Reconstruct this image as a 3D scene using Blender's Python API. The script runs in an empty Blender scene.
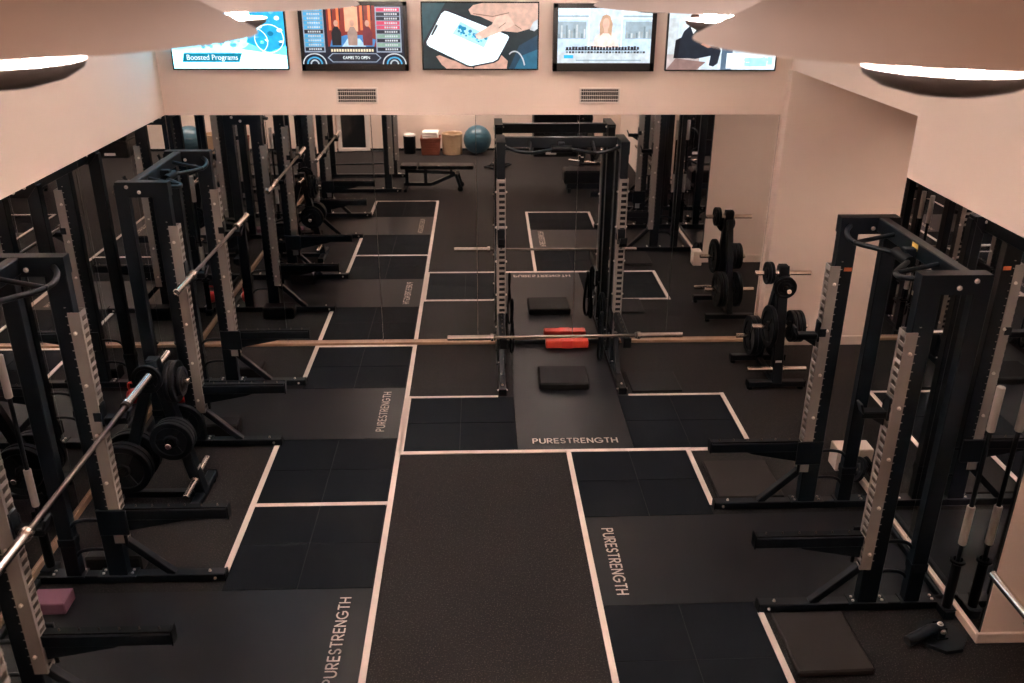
import bpy, math, random
from mathutils import Vector, Matrix
random.seed(7)
PI = math.pi
SC = bpy.context.scene
COL = SC.collection
def R(d): return math.radians(d)

# ------------------------------------------------------------------ materials
MATS = {}
def mat(name, col, rough=0.5, metal=0.0, emit=None, estr=0.0, spec=None, speck=None, bump=None, vary=None, coat=0.0):
    m = bpy.data.materials.new(name); m.use_nodes = True
    nt = m.node_tree; b = nt.nodes['Principled BSDF']
    b.inputs['Base Color'].default_value = (*col, 1)
    b.inputs['Roughness'].default_value = rough
    b.inputs['Metallic'].default_value = metal
    if spec is not None: b.inputs['Specular IOR Level'].default_value = spec
    if coat: b.inputs['Coat Weight'].default_value = coat
    if emit:
        b.inputs['Emission Color'].default_value = (*emit, 1); b.inputs['Emission Strength'].default_value = estr
    if speck or bump or vary:
        tc = nt.nodes.new('ShaderNodeTexCoord')
    src = None
    if vary:                                   # large soft mottling between two real colours of the surface
        sc, c2 = vary
        n = nt.nodes.new('ShaderNodeTexNoise'); n.inputs['Scale'].default_value = sc; n.inputs['Detail'].default_value = 5
        nt.links.new(tc.outputs['Object'], n.inputs['Vector'])
        mx = nt.nodes.new('ShaderNodeMix'); mx.data_type = 'RGBA'
        mx.inputs['A'].default_value = (*col, 1); mx.inputs['B'].default_value = (*c2, 1)
        nt.links.new(n.outputs['Fac'], mx.inputs['Factor']); src = mx.outputs['Result']
    if speck:
        sc, thr, c2 = speck
        n = nt.nodes.new('ShaderNodeTexNoise'); n.inputs['Scale'].default_value = sc; n.inputs['Detail'].default_value = 2
        nt.links.new(tc.outputs['Object'], n.inputs['Vector'])
        r = nt.nodes.new('ShaderNodeValToRGB'); r.color_ramp.elements[0].position = thr; r.color_ramp.elements[1].position = thr + .06
        nt.links.new(n.outputs['Fac'], r.inputs['Fac'])
        mx = nt.nodes.new('ShaderNodeMix'); mx.data_type = 'RGBA'
        mx.inputs['A'].default_value = (*col, 1); mx.inputs['B'].default_value = (*c2, 1)
        if src: nt.links.new(src, mx.inputs['A'])
        nt.links.new(r.outputs['Color'], mx.inputs['Factor']); src = mx.outputs['Result']
    if src: nt.links.new(src, b.inputs['Base Color'])
    if bump:
        sc, st = bump
        n = nt.nodes.new('ShaderNodeTexNoise'); n.inputs['Scale'].default_value = sc; n.inputs['Detail'].default_value = 4
        nt.links.new(tc.outputs['Object'], n.inputs['Vector'])
        bp = nt.nodes.new('ShaderNodeBump'); bp.inputs['Strength'].default_value = st; bp.inputs['Distance'].default_value = .004
        nt.links.new(n.outputs['Fac'], bp.inputs['Height']); nt.links.new(bp.outputs['Normal'], b.inputs['Normal'])
    MATS[name] = m
    return m

mat('wall_paint', (.74, .60, .52), .75, bump=(40, .08))
mat('ceiling_paint', (.86, .76, .70), .8, bump=(40, .08))
mat('trim_paint', (.70, .57, .49), .5, bump=(30, .05))
mat('oak_trim', (.42, .26, .17), .5, vary=(9, (.30, .18, .11)))
mat('floor_rubber', (.0100, .0091, .0093), .62, spec=.10, speck=(105, .58, (.050, .042, .040)), vary=(1.5, (.0138, .0120, .0118)), bump=(320, .25))
mat('tile_rubber', (.0046, .0064, .0090), .65, spec=.06, bump=(260, .2), vary=(3, (.0060, .0076, .0102)))
mat('mat_rubber', (.0078, .0084, .0104), .35, spec=.14, bump=(160, .08), vary=(2.2, (.0115, .0115, .0128)))
mat('line_paint', (.70, .595, .535), .5, spec=.3, vary=(6, (.60, .50, .45)))
mat('letter_paint', (.70, .595, .535), .5, spec=.3, vary=(30, (.52, .44, .395)))
mat('black_steel', (.0006, .0034, .0070), .44, spec=.34, bump=(200, .05))
mat('black_plastic', (.0024, .0034, .0048), .5, spec=.14, bump=(120, .08))
mat('silver_steel', (.29, .255, .235), .45, metal=.3, bump=(150, .06))
mat('bar_grey', (.40, .355, .325), .4, metal=.3, bump=(90, .03))
mat('chrome', (.80, .74, .69), .16, metal=1.0, bump=(90, .02))
mat('dark_chrome', (.15, .125, .11), .28, metal=1.0, bump=(300, .06))
mat('bolt_steel', (.75, .68, .62), .28, metal=1.0, bump=(90, .02))
mat('plate_rubber', (.0034, .0052, .0074), .5, spec=.16, bump=(140, .1))
mat('foam_black', (.0125, .0118, .0122), .6, spec=.12, bump=(220, .2))
mat('foam_brown', (.024, .0205, .0195), .6, spec=.12, bump=(220, .2))
mat('vinyl_black', (.0048, .0055, .0065), .38, spec=.2, bump=(90, .1))
mat('orange_sticker', (.65, .16, .05), .5, vary=(40, (.5, .10, .03)))
mat('yellow_sticker', (.75, .50, .12), .5, vary=(40, (.65, .40, .08)))
mat('red_foam', (.62, .055, .028), .5, vary=(14, (.50, .035, .02)))
mat('red_paint', (.60, .03, .02), .4, vary=(14, (.48, .02, .015)))
mat('white_plastic', (.72, .66, .61), .4, bump=(50, .03))
mat('purple_foam', (.20, .085, .135), .7, bump=(250, .2), vary=(20, (.165, .07, .11)))
mat('teal_rubber', (.028, .085, .118), .34, bump=(60, .05), vary=(4, (.022, .07, .10)))
mat('rust_wicker', (.30, .085, .045), .65, bump=(120, .5), vary=(60, (.20, .055, .03)))
mat('pale_wicker', (.52, .37, .23), .65, bump=(120, .5), vary=(40, (.40, .26, .15)))
mat('towel_white', (.75, .70, .66), .9, bump=(200, .4))
mat('shade_cream', (.82, .70, .63), .7, bump=(30, .05))
mat('shade_inner', (.86, .80, .74), .6, bump=(30, .03))
mat('bowl_bronze', (.11, .085, .075), .4, metal=.3, bump=(60, .05))
mat('bulb_glow', (1, .9, .8), .4, emit=(1.0, .885, .855), estr=585)
mat('grille_white', (.66, .57, .51), .5, bump=(30, .03))
mat('hole_black', (.004, .004, .004), .8, bump=(30, .03))
mat('tv_black', (.010, .010, .011), .22, bump=(60, .02))
mat('tv_grey', (.16, .155, .15), .3, bump=(60, .02))
mat('glass_dark', (.012, .014, .016), .08, bump=(4, .02))
mat('mirror_edge', (.03, .035, .035), .3, bump=(60, .03))
mm = mat('mirror_glass', (.80, .80, .79), 0.0, metal=1.0)
nt = mm.node_tree                                   # faint real silvering tint, no bump so it stays a true mirror
n_ = nt.nodes.new('ShaderNodeTexNoise'); n_.inputs['Scale'].default_value = .6
r_ = nt.nodes.new('ShaderNodeValToRGB'); r_.color_ramp.elements[0].color = (.87, .875, .87, 1); r_.color_ramp.elements[1].color = (.90, .90, .895, 1)
nt.links.new(n_.outputs['Fac'], r_.inputs['Fac']); nt.links.new(r_.outputs['Color'], nt.nodes['Principled BSDF'].inputs['Base Color'])

def glow(name, col, s=1.0):
    """a lit colour of a screen picture"""
    if name not in MATS:
        m = mat(name, (0, 0, 0), .3, emit=col, estr=s)
        nt = m.node_tree
        tc = nt.nodes.new('ShaderNodeTexCoord'); n = nt.nodes.new('ShaderNodeTexNoise'); n.inputs['Scale'].default_value = 16
        n.inputs['Detail'].default_value = 3
        nt.links.new(tc.outputs['Object'], n.inputs['Vector'])
        mr = nt.nodes.new('ShaderNodeMapRange'); mr.inputs['From Min'].default_value = .3; mr.inputs['From Max'].default_value = .7
        mr.inputs['To Min'].default_value = s * .82; mr.inputs['To Max'].default_value = s * 1.15
        nt.links.new(n.outputs['Fac'], mr.inputs['Value'])
        nt.links.new(mr.outputs['Result'], nt.nodes['Principled BSDF'].inputs['Emission Strength'])
    return MATS[name]

# ------------------------------------------------------------------ mesh builder
class MB:
    def __init__(s): s.v = []; s.f = []; s.mi = []; s.sm = []; s.mats = []; s.T = Matrix()
    def m(s, name):
        if name not in s.mats: s.mats.append(name)
        return s.mats.index(name)
    def add(s, vs, fs, mn, smooth=False):
        o = len(s.v); k = s.m(mn)
        s.v += [tuple(s.T @ Vector(p)) for p in vs]
        for f in fs: s.f.append([o + i for i in f]); s.mi.append(k); s.sm.append(smooth)
    def box(s, lo, hi, mn, b=0.004, X=None):
        lo = Vector(lo); hi = Vector(hi); c = (lo + hi) / 2; h = (hi - lo) / 2
        h = Vector([abs(x) for x in h])
        b = min(b, .45 * min(h))
        vs = []; idx = {}
        for sx in (-1, 1):
            for sy in (-1, 1):
                for sz in (-1, 1):
                    for a in range(3):
                        p = [sx * h[0], sy * h[1], sz * h[2]]
                        for q in range(3):
                            if q != a: p[q] -= (sx, sy, sz)[q] * b
                        idx[(sx, sy, sz, a)] = len(vs)
                        v = Vector(p)
                        vs.append((X @ v if X else v) + c)
        fs = []
        def I(sg, a): return idx[(sg[0], sg[1], sg[2], a)]
        for a in range(3):
            o = [q for q in range(3) if q != a]
            for sg in (-1, 1):
                loop = []
                for (p, q) in ((-1, -1), (1, -1), (1, 1), (-1, 1)):
                    t = [0, 0, 0]; t[a] = sg; t[o[0]] = p; t[o[1]] = q; loop.append(I(t, a))
                if (sg > 0) != (a != 1): loop.reverse()
                fs.append(loop)
        if b > 0:
            for a in range(3):
                o = [q for q in range(3) if q != a]
                for p in (-1, 1):
                    for q in (-1, 1):
                        t0 = [0, 0, 0]; t1 = [0, 0, 0]
                        t0[a] = -1; t1[a] = 1
                        for t in (t0, t1): t[o[0]] = p; t[o[1]] = q
                        loop = [I(t0, o[0]), I(t1, o[0]), I(t1, o[1]), I(t0, o[1])]
                        if (p * q > 0) != (a != 1): loop.reverse()
                        fs.append(loop)
            for sx in (-1, 1):
                for sy in (-1, 1):
                    for sz in (-1, 1):
                        l = [idx[(sx, sy, sz, a)] for a in range(3)]
                        if sx * sy * sz < 0: l.reverse()
                        fs.append(l)
        s.add(vs, fs, mn)
    def bar(s, p, q, w, h, mn, b=.004, up=(0, 0, 1)):
        """a square bar from p to q, w wide, h along the up side"""
        p = Vector(p); q = Vector(q); d = q - p; L = d.length; d.normalize(); up = Vector(up)
        if abs(d.dot(up)) > .98: up = Vector((1, 0, 0))
        y = up.cross(d).normalized(); z = d.cross(y)
        X = Matrix((d, y, z)).transposed()
        c = (p + q) / 2; hh = Vector((L / 2, w / 2, h / 2))
        s.box(c - hh, c + hh, mn, b, X)
    def tube(s, pts, r, mn, seg=12, smooth=0, caps=True, closed=False):
        pts = [Vector(p) for p in pts]
        if smooth:
            P = pts; out = []
            n = len(P)
            for i in range(n - 1):
                p0 = P[max(i - 1, 0)]; p1 = P[i]; p2 = P[i + 1]; p3 = P[min(i + 2, n - 1)]
                for k in range(smooth):
                    t = k / smooth
                    out.append(.5 * ((2 * p1) + (p2 - p0) * t + (2 * p0 - 5 * p1 + 4 * p2 - p3) * t * t + (3 * p1 - p0 - 3 * p2 + p3) * t ** 3))
            out.append(P[-1]); pts = out
        n = len(pts); rr = r if isinstance(r, (list, tuple)) else [r] * n
        vs = []; fs = []
        prev = None
        for i in range(n):
            d = (pts[min(i + 1, n - 1)] - pts[max(i - 1, 0)])
            if closed: d = pts[(i + 1) % n] - pts[i - 1]
            d.normalize()
            if prev is None:
                a = Vector((0, 0, 1)) if abs(d.z) < .9 else Vector((1, 0, 0))
                y = d.cross(a).normalized()
            else: y = (prev - d * prev.dot(d)).normalized()
            prev = y; z = d.cross(y)
            for k in range(seg):
                a = 2 * PI * k / seg
                vs.append(pts[i] + (y * math.cos(a) + z * math.sin(a)) * rr[i])
        for i in range(n if closed else n - 1):
            j = (i + 1) % n
            for k in range(seg):
                l = (k + 1) % seg
                fs.append([i * seg + k, i * seg + l, j * seg + l, j * seg + k])
        s.add(vs, fs, mn, True)
        if caps and not closed:
            s.add([vs[k] for k in range(seg)], [list(range(seg))[::-1]], mn)
            s.add([vs[(n - 1) * seg + k] for k in range(seg)], [list(range(seg))], mn)
    def cyl(s, p, q, r, mn, seg=16): s.tube([p, q], r, mn, seg)
    def lathe(s, prof, mn, T=None, seg=32, smooth=False):
        """prof: (r, z) turned about z; T places it; smooth joins the rings"""
        T = T or Matrix()
        if smooth:
            vs = []; fs = []
            for (r, z) in prof:
                for k in range(seg): vs.append(T @ Vector((r * math.cos(2 * PI * k / seg), r * math.sin(2 * PI * k / seg), z)))
            for i in range(len(prof) - 1):
                for k in range(seg):
                    l = (k + 1) % seg
                    fs.append([i * seg + k, i * seg + l, (i + 1) * seg + l, (i + 1) * seg + k])
            s.add(vs, fs, mn, True)
        else:
            for a, b in zip(prof[:-1], prof[1:]): s.lathe([a, b], mn, T, seg, True)
    def prism(s, poly, mn, T, th, b=0):
        """poly in local xy, thickness th along local z"""
        n = len(poly)
        A = [T @ Vector((x, y, -th / 2)) for x, y in poly]; B = [T @ Vector((x, y, th / 2)) for x, y in poly]
        s.add(A + B, [list(range(n))[::-1], [n + i for i in range(n)]] + [[i, (i + 1) % n, n + (i + 1) % n, n + i] for i in range(n)], mn)
    def ball(s, c, r, mn, seg=32, rings=18, sc=(1, 1, 1)):
        prof = [(max(1e-4, r * math.sin(PI * i / rings)), -r * math.cos(PI * i / rings)) for i in range(rings + 1)]
        s.lathe(prof, mn, Matrix.Translation(c) @ Matrix.Diagonal((*sc, 1)), seg, True)
    def bolt(s, p, n, r=.013, mn='bolt_steel'):
        n = Vector(n); p = Vector(p)
        T = Matrix.Translation(p) @ n.to_track_quat('Z', 'Y').to_matrix().to_4x4()
        s.lathe([(r * 1.4, 0), (r * 1.4, .003), (r, .003), (r, .012), (r * .6, .015), (1e-4, .015)], mn, T, 8)
    def mesh(s, name):
        me = bpy.data.meshes.new(name)
        me.from_pydata(s.v, [], s.f)
        for n in s.mats: me.materials.append(MATS[n])
        me.polygons.foreach_set('material_index', s.mi)
        me.polygons.foreach_set('use_smooth', s.sm)
        me.update()
        return me
    def build(s, name, parent=None, loc=None):
        o = bpy.data.objects.new(name, s.mesh(name)); COL.objects.link(o)
        if parent: o.parent = parent
        if loc: o.location = loc
        return o

def tag(o, label=None, cat=None, group=None, kind=None):
    if label: o['label'] = label
    if cat: o['category'] = cat
    if group: o['group'] = group
    if kind: o['kind'] = kind
    return o
def empty(name, loc, rz=0, label=None, cat=None, group=None):
    o = bpy.data.objects.new(name, None); COL.objects.link(o); o.empty_display_size = .1
    o.location = loc; o.rotation_euler = (0, 0, rz)
    return tag(o, label, cat, group)
def struct(name, boxes, mn, b=0.0):
    mb = MB()
    for lo, hi in boxes: mb.box(lo, hi, mn, b)
    o = mb.build(name); o['kind'] = 'structure'; return o
def kids(o): return [c for c in bpy.data.objects if c.parent == o]
def copy_tree(o, parent=None):
    c = o.copy(); COL.objects.link(c); c.parent = parent
    for k in kids(o): copy_tree(k, c)
    return c
def RX(a): return Matrix.Rotation(a, 4, 'X')
def RY(a): return Matrix.Rotation(a, 4, 'Y')
def RZ(a): return Matrix.Rotation(a, 4, 'Z')
def TR(*p): return Matrix.Translation(p)

# ------------------------------------------------------------------ the room
XL, XR, YB, YF = -3.05, 3.06, 8.92, -1.5
ZM, ZC = 2.45, 4.6                         # mirror top, ceiling
struct('floor', [((-3.4, -1.8, -.1), (5.2, 9.2, 0))], 'floor_rubber')
struct('ceiling', [((-3.4, -1.8, ZC), (5.2, 9.2, ZC + .1))], 'ceiling_paint')
struct('wall_left', [((XL - .25, YF, ZM), (XL, YB + .2, ZC)), ((XL - .25, YF, 0), (XL - .012, YB + .2, ZM)), ((XL - .012, YF, 0), (XL, 1.55, ZM))], 'wall_paint')
struct('wall_back', [((XL - .25, YB, ZM), (5.1, YB + .2, ZC)), ((XL - .25, YB + .012, 0), (5.1, YB + .2, ZM))], 'wall_paint')
struct('wall_alcove', [((3.03, 8.79, 0), (5.1, YB + .012, 2.88))], 'wall_paint')
struct('wall_right', [((XR, YF, ZM), (5.1, 6.2, ZC)), ((XR, 6.2, 2.88), (5.1, YB, ZC)),          # bulkhead over the mirror and over the alcove
                      ((XR + .012, 4.21, 0), (5.1, 6.2, ZM)),                                   # the wall that carries the mirror
                      ((XR, YF, 0), (5.1, 1.6, ZM)), ((3.66, 1.6, 0), (5.1, 4.21, ZM)),         # recess nearer to the stairs
                      ((4.9, 6.2, 0), (5.1, 8.79, 2.88))], 'wall_paint')
struct('wall_front', [((XL - .25, YF - .2, 0), (5.1, YF, ZC))], 'wall_paint')
struct('baseboard_left', [((XL, 1.55, 0), (XL + .018, YB, .055))], 'oak_trim', .003)
struct('baseboard_back', [((XL, YB - .045, 0), (3.03, YB, .032))], 'oak_trim', .003)
struct('baseboard_right', [((XR - .018, 4.2, 0), (XR, 6.05, .055))], 'trim_paint', .003)
struct('baseboard_alcove', [((3.02, 8.77, 0), (4.9, 8.79, .10)), ((4.88, 6.2, 0), (4.9, 8.77, .10)), ((XR, 6.2, 0), (4.9, 6.22, .10))], 'trim_paint', .003)
struct('baseboard_recess', [((XR - .018, 4.19, 0), (3.66, 4.21, .075)), ((3.64, 1.6, 0), (3.66, 4.19, .075)), ((XR, 1.6, 0), (3.64, 1.62, .075))], 'trim_paint', .003)
struct('baseboard_front', [((XL, YF, 0), (5.0, YF + .015, .05))], 'black_plastic', .003)
struct('trim_1', [((XR - .15, 6.2, 0), (XR - .03, 6.36, .2))], 'trim_paint', .006)      # white end block of the mirror wall

# door with dark glass in the wall behind the photographer
d = MB(); d.box((-3.02, YF, 0), (-2.94, YF + .05, 2.1), 'white_plastic'); d.box((-2.42, YF, 0), (-2.34, YF + .05, 2.1), 'white_plastic')
d.box((-3.02, YF, 2.03), (-2.34, YF + .05, 2.1), 'white_plastic'); d.box((-2.94, YF, 0), (-2.42, YF + .06, .07), 'white_plastic')
dr = d.build('door_1'); dr['kind'] = 'structure'
d = MB(); d.box((-2.93, YF + .004, .07), (-2.43, YF + .03, 2.03), 'glass_dark'); d.build('glass', dr)
d = MB(); d.tube([(-2.5, YF + .03, .95), (-2.5, YF + .08, .95), (-2.5, YF + .08, 1.15), (-2.5, YF + .03, 1.15)], .01, 'chrome'); d.build('door_handle', dr)

# ------------------------------------------------------------------ mirrors
def mirror(lo, hi, axis, side, label):
    mb = MB(); mb.box(lo, hi, 'mirror_edge', 0)
    lo = Vector(lo); hi = Vector(hi); e = .0006
    a = axis; o = [q for q in (0, 1) if q != a][0]
    x = (hi if side > 0 else lo)[a] + side * e
    P = []
    for (u, z) in ((0, 0), (1, 0), (1, 1), (0, 1)):
        p = [0, 0, 0]; p[a] = x; p[o] = (lo[o] + .002, hi[o] - .002)[u]; p[2] = (lo[2], hi[2])[z]; P.append(p)
    nrm = (Vector(P[1]) - Vector(P[0])).cross(Vector(P[2]) - Vector(P[0]))
    if nrm[a] * side < 0: P.reverse()
    mb.add(P, [[0, 1, 2, 3]], 'mirror_glass')
    return tag(mb.build('wall_mirror'), label, 'mirror', 'full height mirror panels on the walls')
g = .0008
seams = [XL + .002, -2.09, -1.06, -.03, 1.0, 2.03, 3.005]
blab = ['back wall mirror panel in the corner with the left mirror wall', 'back wall mirror panel showing the left hand platforms and lettering',
        'back wall mirror panel showing the flat bench and the baskets', 'back wall mirror panel behind the left half of the centre rack',
        'back wall mirror panel behind the right post of the centre rack', 'back wall mirror panel beside the white alcove wall and plate tree']
for i in range(6):
    mirror((seams[i] + g, YB, .032), (seams[i + 1] - g, YB + .01, ZM), 1, -1, blab[i])
ys = [1.56, 2.6, 3.66, 4.72, 5.78, 6.84, 7.9, 8.915]
llab = ['side mirror panel at the near end of the left mirror wall, beyond the nearest rack', 'second side mirror panel from the near end of the left wall',
        'left wall mirror panel behind the nearest squat rack, near post', 'left wall mirror panel behind the nearest squat rack, far post',
        'left wall mirror panel behind the left plate tree', 'left wall mirror panel behind the farther left rack, near post',
        'left wall mirror panel next to the back corner, behind the red kettlebell']
for i in range(7):
    mirror((XL - .01, ys[i] + g, .055), (XL, ys[i + 1] - g, ZM), 0, 1, llab[i])
mirror((XR, 4.215, .055), (XR + .01, 5.2 - g, ZM), 0, -1, 'right wall mirror panel at the near white corner, behind the near post of the rack')
mirror((XR, 5.2 + g, .055), (XR + .01, 6.195, ZM), 0, -1, 'right wall mirror panel beside the white alcove, behind the far post of the rack')

# ------------------------------------------------------------------ lifting platforms in the floor
def arc(cx, cy, rx, ry, a0, a1, n=10):
    return [(cx + rx * math.cos(R(a0 + (a1 - a0) * i / n)), cy + ry * math.sin(R(a0 + (a1 - a0) * i / n))) for i in range(n + 1)]
GL = {'P': (.52, [[(0, 0), (0, 1)], [(0, 1), (.25, 1)] + arc(.25, .74, .24, .26, 90, -90) + [(0, .48)]]),
      'U': (.60, [[(0, 1), (0, .3)] + arc(.29, .3, .29, .3, 180, 360) + [(.58, 1)]]),
      'R': (.54, [[(0, 0), (0, 1)], [(0, 1), (.25, 1)] + arc(.25, .74, .24, .26, 90, -90) + [(0, .48)], [(.2, .48), (.52, 0)]]),
      'E': (.46, [[(.45, 1), (0, 1), (0, 0), (.45, 0)], [(0, .52), (.4, .52)]]),
      'S': (.48, [arc(.24, .745, .21, .255, 30, 270, 12) + arc(.24, .245, .23, .245, 90, -150, 12)]),
      'T': (.54, [[(0, 1), (.54, 1)], [(.27, 1), (.27, 0)]]),
      'N': (.60, [[(0, 0), (0, 1), (.59, 0), (.59, 1)]]),
      'G': (.74, [arc(.45, .5, .45, .5, 50, 325, 18), [(.84, .22), (.84, .47), (.48, .47)]]),
      'H': (.60, [[(0, 0), (0, 1)], [(.6, 0), (.6, 1)], [(0, .5), (.6, .5)]])}
GL['G'] = (.86, GL['G'][1])
def lettering(word, length, height, T, parent, z=.001):
    adv = .26; W = sum(GL[c][0] for c in word) + adv * (len(word) - 1)
    kx = length / W; t = height * .078
    mb = MB(); x = 0
    for c in word:
        w, strokes = GL[c]
        for st in strokes:
            pts = [Vector(((x + a) * kx, b * height, 0)) for a, b in st]
            for i in range(len(pts) - 1):
                p, q = pts[i], pts[i + 1]; d = (q - p)
                if d.length < 1e-6: continue
                d.normalize(); nn = Vector((-d.y, d.x, 0)) * t; e = d * t * .6
                quad = [p - nn - e, q - nn + e, q + nn + e, p + nn - e]
                mb.add([T @ Vector((v.x, v.y, z)) for v in quad], [[0, 1, 2, 3]], 'letter_paint')
        x += w + adv
    return mb.build('lettering', parent)
ZT = .006
def platform(name_label, loc, rz, mat_len, strips, lines, text):
    """local x: across the tiles (0 = outer border), local y: along the border; strips: list of (y0, y1, rows)"""
    root = empty('lifting_platform', loc, rz, name_label, 'platform', 'lifting platforms set into the floor')
    for (x0, y0, x1, y1) in strips:
        mb = MB(); q = .0025
        mb.box((min(x0, x1) + q, min(y0, y1) + q, 0), (max(x0, x1) - q, max(y0, y1) - q, ZT), 'tile_rubber', .0006)
        mb.build('rubber_tile', root)
    for by in sorted(set(round(t[1], 3) for t in strips))[::2]:
        for bx in (sorted(set(round(t[0], 3) for t in strips if abs(t[1] - by) < .01)))[::2]:
            w_ = strips[0][2] - strips[0][0]; h_ = strips[0][3] - strips[0][1]
            mb = MB(); mb.box((bx + .003, by + .003, 0), (bx + 2 * w_ - .003, by + 2 * h_ - .003, .003), 'hole_black', 0)
            mb.build('underlay', root)
    x0, y0, x1, y1 = mat_len
    mb = MB(); mb.box((x0 + .002, y0 + .002, 0), (x1 - .002, y1 - .002, ZT), 'mat_rubber', .002)
    m_ = mb.build('smooth_mat', root)
    lettering('PURESTRENGTH', text[0], text[1], text[2], m_)
    for (x0, y0, x1, y1) in lines:
        mb = MB(); mb.box((min(x0, x1), min(y0, y1), 0), (max(x0, x1), max(y0, y1), ZT + .0015), 'line_paint', .0008)
        mb.build('border_line', root)
    return root
def tiles(x0, y0, nx=2, ny=2, w=.5, h=.5): return [(x0 + i * w, y0 + j * h, x0 + (i + 1) * w, y0 + (j + 1) * h) for i in range(nx) for j in range(ny)]
LW = .042
# left wall, far platform: y 5.83 .. 8.86 ; x -1.745 .. -.735
xl0, xl1 = -1.745, -.735
for (y0, first, lab) in ((5.83, False, 'left platform nearer the back mirror, with a light smooth mat'), (2.83, True, 'left platform in the foreground, dark tiles and smooth mat')):
    tl = tiles(xl0, y0, h=.5) + tiles(xl0, y0 + 2.0, h=.5)
    ln = [(xl1, y0, xl1 + LW, y0 + 3.0), (xl0 - LW, y0, xl0, y0 + .93), (xl0 - LW, y0 + 2.13, xl0, y0 + 3.0)]
    if first: ln += [(xl0 - LW, y0 - .02, xl1 + LW, y0 + .02)]
    else: ln += [(xl0, y0 - .022, xl1, y0 + .022), (xl0 - LW, y0 + 3.0, xl1 + LW, y0 + 3.04)]
    T = TR(-.872, y0 + 1.135, ZT) @ RZ(PI / 2)
    platform(lab, (0, 0, 0), 0, (XL + .02, y0 + 1.0, xl1, y0 + 2.0), tl, ln, (.765, .068, T))
# right wall platform: x .77 .. 1.78, y 3.6 .. 6.6
tl = tiles(.79, 5.6, w=.495) + tiles(.79, 3.6, w=.495)
ln = [(.75, 3.6, .79, 6.6), (1.78, 5.73, 1.82, 6.58), (1.78, 3.6, 1.82, 4.5), (.75, 3.56, 1.82, 3.6)]
platform('right platform with lettering running away from the centre aisle', (.0385, -.008, 0), R(.6), (.79, 4.6, XR - .02, 5.6), tl, ln, (.735, .075, TR(.90, 5.445, ZT) @ RZ(-PI / 2)))
# centre platform: x -.69 .. 2.31, y 6.6 .. 7.6 with the mat running back to the mirror
tl = tiles(-.69, 6.6, h=.5) + tiles(1.31, 6.6, h=.5)
ln = [(-.71, 6.56, 2.35, 6.605), (-.71, 6.6, -.67, 7.64), (2.31, 6.6, 2.35, 7.64), (-.69, 7.6, .16, 7.635), (1.42, 7.6, 2.33, 7.635)]
platform('centre platform in front of the back mirror rack', (0, 0, 0), 0, (.31, 6.605, 1.31, YB - .03), tl, ln, (.735, .078, TR(.447, 6.712, ZT)))

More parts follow.
